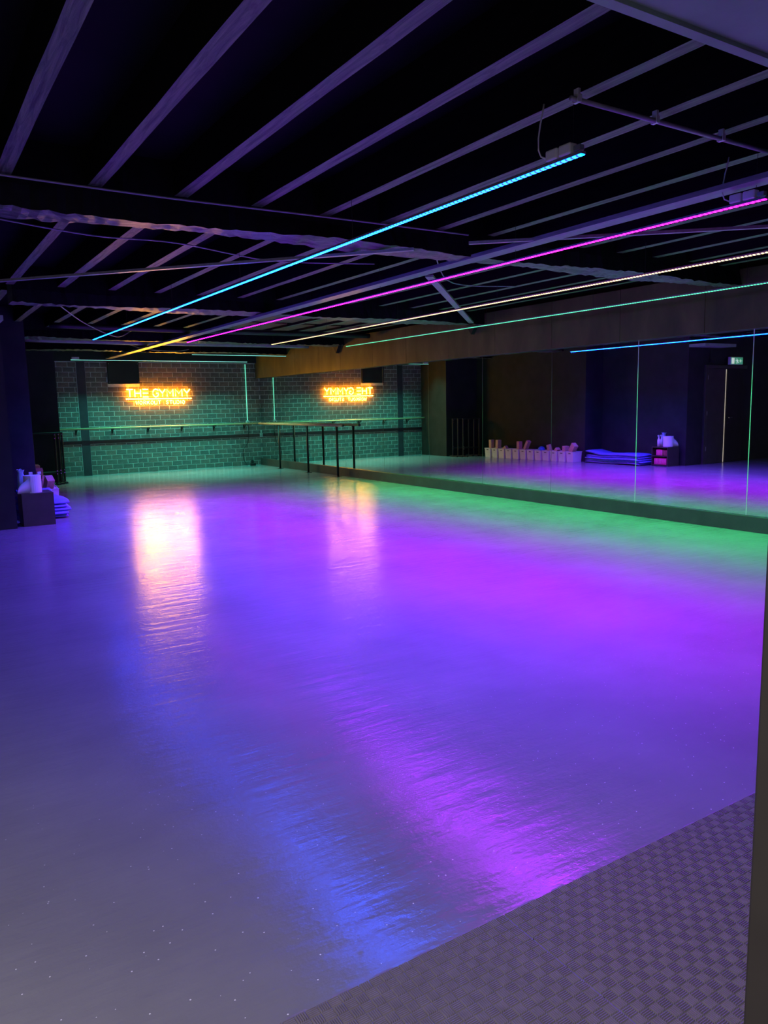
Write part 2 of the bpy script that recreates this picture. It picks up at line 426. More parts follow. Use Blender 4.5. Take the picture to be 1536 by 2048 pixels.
# ------------------------------------------------------------ long boards under the ceiling
def plank(name, p0, p1, w, t, mat):
    p0 = Vector(p0); p1 = Vector(p1); d = (p1-p0); L = d.length; d.normalize()
    s = d.cross(Vector((0, 0, 1))).normalized(); u = s.cross(d)
    bm = new_bm(); vs_ = []
    for q in (p0, p1):
        vs_.append([bm.verts.new(q + s*a*w/2 + u*b_*t) for a, b_ in ((-1, 0), (1, 0), (1, 1), (-1, 1))])
    bm.faces.new(vs_[0]); bm.faces.new(vs_[1][::-1])
    for k in range(4): bm.faces.new((vs_[0][k], vs_[0][(k+1) % 4], vs_[1][(k+1) % 4], vs_[1][k]))
    bmesh.ops.recalc_face_normals(bm, faces=bm.faces[:]); return finish(name, bm, mat)
bt = plank('ceiling_board', (4.22, 1.8, 2.69), (4.25, YB-0.12, 2.665), 0.14, 0.03, M['board'])
tag(bt, 'long pale board under the joists running the room beside the pink light strip', 'board')
# hangers fixing it to the joists
b2 = plank('ceiling_brace', (4.34, 6.02, 2.672), (7.4, 9.2, 2.672), 0.075, 0.02, M['board'])
tag(b2, 'grey diagonal ceiling brace running from the long board towards the mirror', 'brace')
b3 = plank('ceiling_brace', (0.9, 7.92, 2.672), (3.5, 5.05, 2.672), 0.045, 0.02, M['board'])
tag(b3, 'thin diagonal ceiling brace crossing under the nearest beam on the left', 'brace')
b4 = plank('ceiling_brace', (3.8, 4.75, 2.69), (6.2, 2.6, 2.69), 0.035, 0.02, M['board'])
tag(b4, 'thin diagonal ceiling brace in the upper right, crossing over the pink strip', 'brace')
def cable(name, pts, r, label, mat='black_metal', cat='cable', group=None, seg=6):
    # smooth catmull-rom path
    P = [Vector(p) for p in pts]; out = []
    for i in range(len(P)-1):
        p0 = P[max(i-1, 0)]; p1 = P[i]; p2 = P[i+1]; p3 = P[min(i+2, len(P)-1)]
        for t in [k/6 for k in range(6)]:
            out.append(0.5*((2*p1)+(p2-p0)*t+(2*p0-5*p1+4*p2-p3)*t*t+(3*p1-p0-3*p2+p3)*t**3))
    out.append(P[-1]); bm = new_bm(); tube(bm, out, r, seg)
    return tag(finish(name, bm, M[mat], smooth=True), label, cat, group)
cable('ceiling_cable', [(0.5, 5.13, 2.87), (1.6, 5.13, 2.855), (2.8, 5.13, 2.86), (4.1, 5.13, 2.86)], 0.007, 'thin cable clipped along the front face of the nearest beam', 'conduit')
cable('ceiling_cable', [(0.6, 6.2, 2.865), (1.4, 6.35, 2.83), (2.1, 6.5, 2.865), (3.1, 6.8, 2.85), (4.1, 6.6, 2.865)], 0.006, 'thin sagging cable under the joists just behind the nearest beam', 'conduit')
cable('ceiling_cable', [(4.4, 6.0, 2.86), (5.3, 6.9, 2.80), (6.4, 7.1, 2.86)], 0.006, 'thin cable sagging between the diagonal brace and the mirror side', 'conduit')
cable('ceiling_cable', [(1.9, 10.8, 2.86), (2.5, 12.2, 2.78), (3.2, 13.3, 2.70), (3.6, 13.9, 2.86)], 0.008, 'cable looping under the joists before the third beam', 'conduit')
cable('ceiling_cable', [(3.9, 15.9, 2.86), (4.4, 16.2, 2.74), (5.2, 16.5, 2.72), (5.9, 17.0, 2.86)], 0.009, 'cable hanging in a loop beside the farthest beam', 'conduit')
cable('ceiling_duct', [(2.1, 12.8, 2.80), (4.2, 12.8, 2.79), (6.3, 12.8, 2.80), (7.8, 12.8, 2.80)], 0.045, 'dark round duct crossing the room near the far ends of the strips', 'black_metal', 'duct', seg=14)
cable('ceiling_duct', [(2.1, 15.4, 2.80), (4.2, 15.4, 2.79), (6.3, 15.4, 2.80), (7.8, 15.4, 2.80)], 0.05, 'dark round duct crossing the room between the two farthest beams', 'conduit', 'duct', seg=14)
# brown plywood sheets let in between the joists of the far right bay
pl = thing('plywood_ceiling', 'brown plywood sheets lining the ceiling bay at the far right', 'ceiling panel', (5.0, 11.0, 2.90))
for i in range(5):
    for jy in (0.0, 1.45, 3.6):
        box('sheet', i*0.53+0.11, i*0.53+0.53, jy, jy+1.25, 0.02, 0.032, M['ply'], pl)

# conduit rail with clips, upper right
cr = thing('conduit_rail', 'grey conduit on clips crossing the joists above the blue strip', 'conduit', (2.68, 2.62, 2.84))
bm = new_bm(); tube(bm, [(0, 0, 0), (1.60, 0, -0.004)], 0.011, 10); finish('pipe', bm, M['conduit'], cr, smooth=True)
bm = new_bm(); tube(bm, [(1.60, 0, -0.004), (1.66, 0, -0.02), (1.69, 0.005, -0.06), (1.70, 0.01, -0.12)], 0.008, 8); finish('elbow', bm, M['conduit'], cr, smooth=True)
for xx in (0.04, 0.575, 1.10, 1.60):
    bm = new_bm(); bx(bm, xx-0.007, xx+0.007, -0.014, 0.014, 0.010, 0.045); bx(bm, xx-0.007, xx+0.007, -0.016, 0.016, -0.015, -0.011)
    bx(bm, xx-0.012, xx+0.012, -0.018, -0.014, -0.013, 0.02); bx(bm, xx-0.012, xx+0.012, 0.014, 0.018, -0.013, 0.02)
    finish('clip', bm, M['white_plastic'], cr)

# ------------------------------------------------------------ LED strips
def strip_lamp(t, L, w, power, color, axis='y', spread=SPREAD):
    l = bpy.data.lights.new('strip_light', 'AREA'); l.shape = 'RECTANGLE'; l.energy = power; l.color = color
    l.size = w*2 if axis == 'y' else L; l.size_y = L if axis == 'y' else w*2; l.spread = R(spread)
    o = bpy.data.objects.new('strip_light', l); COL.objects.link(o); o.parent = t
    o.location = (0, L/2, -w*0.45-0.002) if axis == 'y' else (L/2, 0, -w*0.45-0.002)
def half_round(bm, L, r, axis='y', seg=6):
    # diffuser: half cylinder facing down, running along +axis
    rings = []
    n = max(1, int(L/2.0))
    for i in range(n+1):
        t = L*i/n
        ring = []
        for k in range(seg+1):
            a = math.pi + math.pi*k/seg
            u, w = r*math.cos(a), 0.45*r*math.sin(a)
            ring.append(bm.verts.new((u, t, w) if axis == 'y' else (t, u, w)))
        rings.append(ring)
    for a, b_ in zip(rings, rings[1:]):
        for k in range(seg): bm.faces.new((a[k], a[k+1], b_[k+1], b_[k]))
    bmesh.ops.recalc_face_normals(bm, faces=bm.faces[:])
def led(label, x, y0, y1, z, col, power, cast, grp, rot=0.0, spread=SPREAD, box_=True, dots=0.034, w=0.0165, hung=True, name='led_strip', hanger_z=2.88):
    t = thing(name, label, 'light', (x, y0, z), grp, rot)
    L = y1-y0
    bm = new_bm(); half_round(bm, L, w)
    for f in bm.faces:
        if f.calc_center_median().z > 0: f.normal_flip()
    finish('diffuser', bm, emit('led_'+label.split()[0]+str(int(x*10)), col, 1.0, dots), t, smooth=True)
    bm = new_bm(); bx(bm, -w-0.002, w+0.002, -0.004, L+0.004, 0.0005, 0.013); finish('profile', bm, M['grey_metal'], t)
    strip_lamp(t, L, w, power, cast, 'y', spread)
    if hung:
        for q in [0.06+i*(L-0.12)/5 for i in range(6)]:
            bm = new_bm(); tube(bm, [(0, q, 0.013), (0.0, q, hanger_z-z)], 0.0016, 6); finish('hanger_wire', bm, M['black_metal'], t)
    return t
g1 = 'light strips hung under the ceiling'
s1 = led('blue-cyan light strip hung lengthwise, first from the left', 2.74, 2.60, 12.85, 2.605, L_CYAN, P_CYAN, C_CYAN, g1, w=0.0135, spread=122)
s2 = led('pink-magenta light strip hung lengthwise, second from the left', 4.25, 2.65, 12.85, 2.60, L_MAG, P_MAG, C_MAG, g1, w=0.0125, spread=130)
s3 = led('warm yellow light strip hung lengthwise, third from the left', 5.79, 2.65, 12.85, 2.60, L_YEL, P_YEL, C_YEL, g1)
s4 = led('green light strip hung lengthwise, nearest the mirror', 7.32, 2.65, 12.85, 2.60, L_GRN, P_GRN, C_GRN, g1, spread=94)
for s, nm in ((s1, 0), (s2, 1), (s3, 2), (s4, 3)):
    for k in range(2):
        bm = new_bm(); bx(bm, -0.026, 0.026, 0.055+k*0.085, 0.055+k*0.085+0.075, 0.016, 0.066, 0.008)
        finish('driver_box', bm, M['white_plastic'], s)
    bm = new_bm(); bx(bm, -0.016, 0.016, 0.005, 0.045, 0.02, 0.045, 0.003); finish('plug', bm, M['grey_metal'], s)
    bm = new_bm(); tube(bm, [(-0.01, 0.22, 0.035), (-0.022, 0.245, 0.05), (-0.034, 0.25, 0.08), (-0.04, 0.245, 0.13), (-0.038, 0.235, 0.19), (-0.033, 0.225, 0.24), (-0.03, 0.22, 0.278)], 0.004, 6)
    finish('power_cord', bm, M['white_plastic'], s, smooth=True)
# teal strip across, hanging just before the brick wall, and the vertical one running down from its end
t = thing('led_bar', 'teal light bar hung crosswise in front of the brick wall', 'light', (3.28, 17.73, 2.585))
TE = emit('led_teal', L_TEAL, 0.85)
bm = new_bm(); half_round(bm, 4.03, 0.013, 'x')
for f in bm.faces:
    if f.calc_center_median().z > 0: f.normal_flip()
finish('diffuser', bm, TE, t, smooth=True)
strip_lamp(t, 4.03, 0.013, P_TEAL, C_TEAL, 'x')
box('profile', -0.004, 4.034, -0.015, 0.015, 0.0005, 0.013, M['grey_metal'], t)
box('driver_box', 0.02, 0.17, -0.03, 0.03, 0.015, 0.06, M['white_plastic'], t, bev=0.006)
for q in (0.1, 1.4, 2.7, 3.95):
    bm = new_bm(); tube(bm, [(q, 0, 0.013), (q, 0, 0.295)], 0.002, 6); finish('hanger_wire', bm, M['black_metal'], t)
t = thing('led_bar', 'short teal light bar on the ceiling at the far right corner beside the valance', 'light', (5.6, 16.66, 2.665))
bm = new_bm(); half_round(bm, 2.25, 0.012, 'x')
for f in bm.faces:
    if f.calc_center_median().z > 0: f.normal_flip()
finish('diffuser', bm, TE, t, smooth=True)
strip_lamp(t, 1.5, 0.012, P_TEAL*0.35, C_TEAL, 'x')
box('profile', -0.004, 2.254, -0.014, 0.014, 0.0005, 0.013, M['grey_metal'], t)
for q in (0.2, 2.0):
    bm = new_bm(); tube(bm, [(q, 0, 0.013), (q, 0, 0.215)], 0.002, 6); finish('hanger_wire', bm, M['black_metal'], t)
t = thing('led_tube', 'thin vertical teal light tube running down the brick wall to the barre', 'light', (7.62, YB-0.035, 1.12))
bm = new_bm(); tube(bm, [(0, 0, 0.03), (0, 0, 1.46)], 0.011, 10); finish('tube', bm, emit('led_tube_teal', (0.13, 0.85, 0.55), 1.0), t, smooth=True)
bm = new_bm(); tube(bm, [(0, -0.03, 0), (0, -0.008, 0), (0, 0.03, 0)], [0.040, 0.048, 0.048], 16); finish('socket', bm, M['white_plastic'], t, smooth=False)
bm = new_bm(); tube(bm, [(0, -0.034, 0), (0, -0.029, 0)], 0.016, 12); finish('socket_hole', bm, M['dark_slot'], t)
for zz in (0.4, 1.1):
    box('clip', -0.016, 0.016, -0.005, 0.025, zz, zz+0.02, M['white_plastic'], t)
cable('power_cable', [(7.62, YB-0.04, 1.07), (7.64, YB-0.035, 0.9), (7.60, YB-0.035, 0.6), (7.47, YB-0.03, 0.4), (7.47, YB-0.03, 0.2), (7.50, YB-0.05, 0.10), (7.54, YB-0.10, 0.012)], 0.008, 'black cable hanging down the brick wall below the teal tube', 'black_metal')
pb = thing('power_plug', 'black plug adapter on the floor in the far corner by the mirror', 'plug', (7.70, YB-0.13, 0))
box('adapter_body', -0.09, 0.05, -0.04, 0.04, 0, 0.07, M['black_metal'], pb, bev=0.01)
box('plug_head', -0.06, 0.0, -0.02, 0.03, 0.07, 0.15, M['black_metal'], pb, bev=0.01)

# ------------------------------------------------------------ neon sign
sg = thing('neon_sign', 'glowing amber neon sign reading THE GYMMY on the brick wall', 'sign', (4.62, YB-0.065, 1.745))
SM = [emit('amber_neon_front', L_SIGN, 1.0), emit('amber_neon_back', L_SIGN_BACK, 1.0)]
G = {
 'T': [[(0, 1), (1, 1)], [(0.5, 1), (0.5, 0)]],
 'H': [[(0, 1), (0, 0)], [(1, 1), (1, 0)], [(0, .5), (1, .5)]],
 'E': [[(0, 1), (1, 1)], [(0, .5), (1, .5)], [(0, 0), (1, 0)]],
 'G': [[(0.95, .85), (.75, .98), (.5, 1.02), (.2, .92), (.02, .65), (.02, .35), (.2, .08), (.5, -.02), (.8, .08), (.97, .3), (.97, .48), (.55, .48)]],
 'Y': [[(0, 1), (.5, .48)], [(1, 1), (.5, .48), (.5, 0)]],
 'M': [[(0, 0), (0, 1), (.5, .4), (1, 1), (1, 0)]],
 'W': [[(0, 1), (.25, 0), (.5, .75), (.75, 0), (1, 1)]],
 'O': [[(.5, 1), (.15, .85), (0, .5), (.15, .15), (.5, 0), (.85, .15), (1, .5), (.85, .85), (.5, 1)]],
 'R': [[(0, 0), (0, 1), (.7, 1), (.95, .78), (.7, .5), (0, .5)], [(.5, .5), (1, 0)]],
 'K': [[(0, 0), (0, 1)], [(.95, 1), (0, .45)], [(.3, .62), (1, 0)]],
 'U': [[(0, 1), (0, .3), (.2, .02), (.5, 0), (.8, .02), (1, .3), (1, 1)]],
 'S': [[(.95, .85), (.6, 1), (.15, .9), (.1, .65), (.9, .38), (.9, .12), (.5, 0), (.05, .14)]],
 'D': [[(0, 0), (0, 1), (.6, 1), (1, .7), (1, .3), (.6, 0), (0, 0)]],
 'I': [[(.5, 1), (.5, 0)]],
}
def neon_faces(bm):      # neon flex: the rear half is shaded by its housing and only glows
    bmesh.ops.recalc_face_normals(bm, faces=bm.faces[:])
    for f in bm.faces: f.material_index = 1 if f.normal.y > -0.15 else 0
def letter(ch, x, z, w, h, r):
    bm = new_bm()
    for st in G[ch]:
        tube(bm, [(x+px*w, 0, z+pz*h) for px, pz in st], r, 7)
    neon_faces(bm); finish('letter', bm, SM, sg, smooth=True)
xs = [(252, 264), (267.5, 278.5), (282.5, 293), (302, 313.5), (315, 326.5), (330, 342), (347, 360), (364, 376)]
for ch, (a, b_) in zip('THEGYMMY', xs):
    letter(ch, (a-252)*0.01222, 0.048, (b_-a)*0.01222, 0.175, 0.0145)
bm = new_bm(); tube(bm, [(-0.02, 0, 0), (1.55, 0, 0)], 0.012, 8); neon_faces(bm); finish('underline', bm, SM, sg, smooth=True)
words = 'WORKOUT STUDIO'; xx = 0.20
for ch in words:
    if ch == ' ': xx += 0.10; continue
    w = 0.062 if ch not in 'I' else 0.02
    letter(ch, xx, -0.128, w, 0.080, 0.0085); xx += w+0.026
for q, zq in ((0.05, 0), (0.75, 0), (1.48, 0), (0.08, .1), (0.2, .1), (0.33, .1), (0.42, .1), (0.66, .1), (0.84, .1), (1.0, .1), (1.2, .1), (1.42, .1)):
    bm = new_bm(); tube(bm, [(q, 0.0, zq), (q, 0.066, zq)], 0.003, 6); finish('standoff', bm, M['grey_metal'], sg)
cable('sign_cable', [(4.62, YB-0.03, 1.98), (4.60, YB-0.02, 2.08), (4.60, YB-0.085, 2.2)][:2], 0.004, 'short lead running up from the neon sign', 'black_metal')

# ------------------------------------------------------------ barres
br = thing('wall_barre', 'long wooden barre on brackets across the brick wall', 'barre', (2.92, YB-0.18, 1.085))
bm = new_bm(); tube(bm, [(0, 0, 0), (5.0, 0, 0)], 0.021, 12); finish('rail', bm, M['rail'], br, smooth=True)
for x in (3.44, 4.24, 5.07, 5.89, 6.71, 7.52):
    bm = new_bm(); q = x-2.92
    bx(bm, q-0.014, q+0.014, -0.01, 0.17, -0.036, -0.020); bx(bm, q-0.016, q+0.016, 0.145, 0.168, -0.13, -0.02)
    tube(bm, [(q, 0.15, -0.12), (q, 0.02, -0.03)], 0.009, 8)
    finish('bracket', bm, M['black_metal'], br)
fb = thing('floor_barre', 'wooden barre on three black posts in front of the mirror', 'barre', (7.80, 13.95, 0))
bm = new_bm(); tube(bm, [(0, 0, 1.08), (0, 4.35, 1.08)], 0.026, 12); finish('rail', bm, M['rail'], fb, smooth=True)
bm = new_bm(); tube(bm, [(0, -0.025, 1.08), (0, 0.0, 1.08)], 0.028, 12); finish('end_cap', bm, M['black_metal'], fb, smooth=False)
for q in (0.25, 1.64, 3.16):
    bm = new_bm(); tube(bm, [(0, q, 0.006), (0, q, 1.05)], 0.024, 12); p = finish('post', bm, M['black_metal'], fb, smooth=True)
    bm = new_bm(); bx(bm, -0.06, 0.06, q-0.06, q+0.06, 0, 0.008, 0.002); finish('foot_plate', bm, M['black_metal'], fb)
    bm = new_bm(); bx(bm, -0.02, 0.02, q-0.035, q+0.035, 1.045, 1.06); finish('saddle', bm, M['black_metal'], fb)

# nested black stands in the left far corner
st0 = thing('barre_stand', 'nearest of the nested black portable barre stands by the brick wall', 'stand', (2.13, 16.92, 0), 'nested black barre stands')
def T(bmx, pts, r): tube(bmx, pts, r, 8)
for x in (0, 0.57):
    bm = new_bm(); T(bm, [(x, 0, 0.03), (x, 0, 1.06)], 0.021); finish('post', bm, M['black_metal'], st0)
    bm = new_bm(); bx(bm, x-0.03, x+0.03, -0.20, 0.12, 0, 0.035, 0.006); finish('foot', bm, M['black_metal'], st0)
    for zz in (1.02, 0.95, 0.28, 0.22):
        bm = new_bm(); T(bm, [(x, -0.021, zz), (x, -0.03, zz)], 0.010); finish('bolt', bm, M['chrome'], st0)
for zz in (1.05, 0.24):
    bm = new_bm(); T(bm, [(-0.02, 0, zz), (0.59, 0, zz)], 0.017); finish('crossbar', bm, M['black_metal'], st0)
for k, lb in ((1, 'middle of the nested black portable barre stands by the brick wall'), (2, 'rearmost of the nested black portable barre stands by the brick wall')):
    c = copy_tree(st0); c.location = (2.13+0.09*k, 16.92+0.12*k, 0); c['label'] = lb

# ------------------------------------------------------------ storage bins along the left wall
binp = thing('storage_bin', 'x', 'bin', (0, 0, 0), 'white plastic bins along the left wall')
def bin_body():
    bm = new_bm(); h = 0.245
    def ring(x0, x1, y, z_):   # x: depth, y: half width
        return [bm.verts.new(p) for p in ((x0, -y, z_), (x1, -y, z_), (x1, y, z_), (x0, y, z_))]
    ob = ring(-0.30, -0.015, 0.100, 0); ot = ring(-0.315, 0, 0.112, h)
    it = ring(-0.308, -0.007, 0.105, h); ib = ring(-0.292, -0.023, 0.094, 0.008)
    bm.faces.new(ob[::-1]); bm.faces.new(ib)
    for r0, r1 in ((ob, ot), (ot, it), (it, ib)):
        for k in range(4): bm.faces.new((r0[k], r0[(k+1) % 4], r1[(k+1) % 4], r1[k]))
    bmesh.ops.recalc_face_normals(bm, faces=bm.faces[:]); return bm
finish('body', bin_body(), M['bin'], binp)
bm = new_bm()
for (a, b_, c, d) in ((-0.323, 0.008, -0.119, -0.106), (-0.323, 0.008, 0.106, 0.119), (-0.323, -0.310, -0.119, 0.119), (-0.005, 0.008, -0.119, 0.119)):
    bx(bm, a, b_, c, d, 0.236, 0.252, 0.003)
finish('rim', bm, M['bin'], binp)
bm = new_bm(); bx(bm, -0.006, 0.0035, -0.036, 0.036, 0.196, 0.212, 0.003); finish('handle_slot', bm, M['dark_slot'], binp)
ords = ['nearest', 'second', 'third', 'fourth', 'fifth', 'sixth', 'seventh', 'eighth', 'ninth', 'tenth', 'eleventh', 'farthest']
bin_pos = []
for i in range(12):
    b0 = binp if i == 0 else copy_tree(binp)
    y = 13.45 + i*0.258; x = 2.135 + 0.020*i
    b0.location = (x, y, 0); b0.rotation_euler = (0, 0, R(random.uniform(-2, 2)))
    b0['label'] = ('%s white plastic storage bin %s in the row by the left wall' % (ords[i], 'from the folded mats' if 0 < i < 11 else ('to the folded mats' if i == 0 else 'from the folded mats')))
    bin_pos.append((x, y))
def block(i, dx, dz, rx, ry, rz, label, size=(0.15, 0.10, 0.22)):
    x, y = bin_pos[i]
    bm = new_bm(); bx(bm, -size[0]/2, size[0]/2, -size[1]/2, size[1]/2, -size[2]/2, size[2]/2, 0.008)
    o = finish('foam_block', bm, M['cork']); o.location = (x-0.15+dx, y, 0.21+dz); o.rotation_euler = (R(rx), R(ry), R(rz))
    tag(o, label, 'block', 'foam blocks in the white bins')
block(0, 0.02, 0.12, 35, 0, 10, 'pink-lit foam block tipped outward on the bin nearest the folded mats', (0.12, 0.15, 0.24))
block(1, 0, 0.06, 4, 0, 0, 'foam block standing upright in the second bin from the mats')
block(2, 0.02, 0.045, 40, 0, 0, 'foam block lying tilted in the third bin from the mats', (0.12, 0.09, 0.15))
block(3, 0, 0.08, -6, 10, 0, 'foam block standing in the fourth bin from the mats', (0.1, 0.09, 0.22))
block(7, 0, 0.12, 0, 0, 0, 'taller upright foam block in the eighth bin from the mats', (0.12, 0.1, 0.25))
block(6, -0.02, 0.16, 30, 0, 0, 'foam block leaning back against its neighbour in the seventh bin from the mats', (0.12, 0.08, 0.24))
block(9, 0, 0.03, 50, 0, 0, 'small foam block barely above the tenth bin from the mats', (0.1, 0.1, 0.16))
block(10, 0, 0.14, 3, 0, 0, 'pale foam block standing high in the eleventh bin from the mats', (0.13, 0.1, 0.25))
block(11, 0, 0.14, -3, 0, 0, 'foam block standing high in the farthest bin of the row', (0.12, 0.1, 0.25))
bm = new_bm(); bmesh.ops.create_uvsphere(bm, u_segments=20, v_segments=12, radius=0.098)
o = finish('exercise_ball', bm, M['ball'], smooth=True); o.location = (bin_pos[4][0]-0.16, bin_pos[4][1]+0.02, 0.25)
tag(o, 'small blue ball resting in the fifth bin from the mats', 'ball')

# ------------------------------------------------------------ folded mats stack
def folded_mat(z0, x0, x1, y0, y1, th, lift, seed, label):
    bm = new_bm(); rnd = random.Random(seed); n = 22; rings = []
    for i in range(n+1):
        t = i/n; y = y0+(y1-y0)*t
        zz = z0 + 0.010*math.sin(t*7) + lift*max(0, (t-0.72)/0.28)**0.8*(1 if t > 0.72 else 0)
        w = 1.0 - 0.05*math.sin(t*5+seed)
        e = th*(1.0 if 0 < i < n else 0.5)
        ring = []
        for (u, v) in ((0, .15), (.03, 0), (.97, 0), (1, .2), (1, .8), (.97, 1), (.5, 1.04), (.03, 1), (0, .85)):
            ring.append(bm.verts.new((x0+(x1-x0)*(0.5+(u-0.5)*w), y, zz+e*v)))
        rings.append(ring)
    m_ = len(rings[0])
    for a, b_ in zip(rings, rings[1:]):
        for k in range(m_): bm.faces.new((a[k], a[(k+1) % m_], b_[(k+1) % m_], b_[k]))
    bm.faces.new(rings[0][::-1]); bm.faces.new(rings[-1])
    bmesh.ops.recalc_face_normals(bm, faces=bm.faces[:])
    o = finish('exercise_mat', bm, M['mat_foam'], smooth=True)
    return tag(o, label, 'mat', 'exercise mats stacked in the recess')
names = ['bottom', 'second from bottom', 'middle', 'fourth from bottom', 'top']
zz = 0.012
for i in range(5):
    sh = random.uniform(-0.05, 0.05)
    th = 0.040 if i < 4 else 0.05
    folded_mat(zz+0.004, 1.44+sh*0.4, 1.95+sh, 11.46+random.uniform(0, .09), 13.12-random.uniform(0, .05), th, 0.06 if i == 4 else 0.0, i, '%s exercise mat in the flat stack beside the cube shelf' % names[i])
    zz += 0.046
# ------------------------------------------------------------ cube shelf and what is on it
cs = thing('cube_shelf', 'dark open cube shelf at the foot of the left column', 'shelf', (1.29, 10.95, 0))
D, Wd, Hh = 0.39, 0.43, 0.43
box('top_panel', 0, D, 0, Wd, Hh-0.018, Hh, M['cube'], cs); box('bottom_panel', 0, D, 0.018, Wd-0.018, 0.012, 0.03, M['cube'], cs)
box('side_panel', 0, D, 0, 0.018, 0, Hh-0.018, M['cube'], cs); box('side_panel', 0, D, Wd-0.018, Wd, 0, Hh-0.018, M['cube'], cs)
box('shelf_board', 0.012, D-0.006, 0.018, Wd-0.018, 0.215, 0.232, M['cube'], cs); box('back_panel', 0, 0.012, 0.018, Wd-0.018, 0.03, Hh-0.018, M['cube'], cs)
def towel(y, z0, h, mat, label, w=0.034):
    bm = new_bm(); bx(bm, 1.40, 1.655, y, y+w, z0, z0+h, 0.012)
    return tag(finish('folded_towel', bm, M[mat], smooth=True), label, 'towel', 'towels in the cube shelf')
pl_ = ['first', 'second', 'third', 'fourth', 'fifth', 'sixth', 'seventh', 'eighth']
for i in range(8):
    towel(11.015+i*0.040, 0.031, 0.145, 'towel', '%s pink folded towel from the camera side on the lower shelf' % pl_[i])
for i in range(3):
    towel(11.00+i*0.040, 0.233, 0.125, 'brown_towel', '%s brownish folded towel from the camera side on the upper shelf' % pl_[i])
for i in range(4):
    towel(11.125+i*0.040, 0.233, 0.135, 'towel', '%s bright pink folded towel behind the brownish ones on the upper shelf' % pl_[i])
# paper roll with a loose sheet
pr_ = thing('paper_roll', 'big white paper roll standing on the cube shelf with a loose sheet', 'paper roll', (1.455, 11.12, Hh))
bm = new_bm(); rings = []
for r_, z_ in ((0.02, 0.0), (0.108, 0.0), (0.11, 0.004), (0.11, 0.226), (0.108, 0.23), (0.022, 0.23), (0.02, 0.226), (0.02, 0.0)):
    rings.append([bm.verts.new((r_*math.cos(a), r_*math.sin(a), z_)) for a in [2*math.pi*k/28 for k in range(28)]])
for a, b_ in zip(rings, rings[1:]):
    for k in range(28): bm.faces.new((a[k], a[(k+1) % 28], b_[(k+1) % 28], b_[k]))
bmesh.ops.remove_doubles(bm, verts=bm.verts[:], dist=1e-5)
bmesh.ops.recalc_face_normals(bm, faces=bm.faces[:])
finish('roll', bm, M['paper'], pr_, smooth=False)
bm = new_bm(); path = []
for i in range(13):
    t = i/12
    path.append((-0.03-0.165*t+0.02*math.sin(t*6), -0.107+0.015*math.sin(t*4), t))
for i, (x, y, t) in enumerate(path):
    top = 0.225*(1-t)**0.75+0.02
    path[i] = (bm.verts.new((x, y, 0.003)), bm.verts.new((x-0.005, y-0.012*math.sin(t*3), top*0.55)), bm.verts.new((x, y, top)))
for a, b_ in zip(path, path[1:]):
    bm.faces.new((a[0], b_[0], b_[1], a[1])); bm.faces.new((a[1], b_[1], b_[2], a[2]))
o = finish('loose_sheet', bm, M['paper'], pr_, smooth=True)
sm = o.modifiers.new('s', 'SOLIDIFY'); sm.thickness = 0.002
# spray bottles
for k, (x, y, lb) in enumerate(((1.455, 11.30, 'slim pale spray bottle behind the paper roll, nearer the wall'), (1.56, 11.29, 'slim pale spray bottle behind the paper roll, nearer the room'))):
    t = thing('spray_bottle', lb, 'bottle', (x, y, Hh), 'bottles on the cube shelf')
    bm = new_bm(); tube(bm, [(0, 0, 0), (0, 0, 0.15), (0, 0, 0.18), (0, 0, 0.20)], [0.030, 0.030, 0.014, 0.012], 14); finish('body', bm, M['paper'], t, smooth=True)
    bm = new_bm(); tube(bm, [(0, 0, 0.20), (0, 0, 0.225)], 0.014, 12); bx(bm, -0.012, 0.035, -0.009, 0.009, 0.225, 0.26, 0.004); finish('spray_head', bm, M['white_plastic'], t)
# crumpled bag: a gathered, folded sack
def sack(loc, rx, ry, h, seed, label):
    bm = new_bm(); rnd = random.Random(seed); rings = []
    N = 20
    prof = [(1.0, 0), (1.08, .12), (1.0, .35), (0.9, .58), (0.78, .76), (0.66, .84), (0.78, .93), (1.0, 1.0)]
    ph = rnd.uniform(0, 6)
    for (r_, t) in prof:
        rings.append([bm.verts.new((rx*r_*(1+0.12*math.sin(4*a+ph+t*3)+rnd.uniform(-.05, .05))*math.cos(a), ry*r_*(1+0.12*math.cos(3*a+ph)+rnd.uniform(-.05, .05))*math.sin(a), h*t+(rnd.uniform(-.012, .012) if t > .9 else 0))) for a in [2*math.pi*k/N for k in range(N)]])
    for a, b_ in zip(rings, rings[1:]):
        for k in range(N): bm.faces.new((a[k], a[(k+1) % N], b_[(k+1) % N], b_[k]))
    bm.faces.new(rings[0][::-1])
    bmesh.ops.recalc_face_normals(bm, faces=bm.faces[:])
    o = finish('plastic_bag', bm, M['bag'], smooth=True); o.location = loc
    return tag(o, label, 'bag')
sack((1.345, 11.325, Hh), 0.05, 0.045, 0.30, 3, 'crumpled bluish plastic bag standing on the cube shelf beside the paper roll')

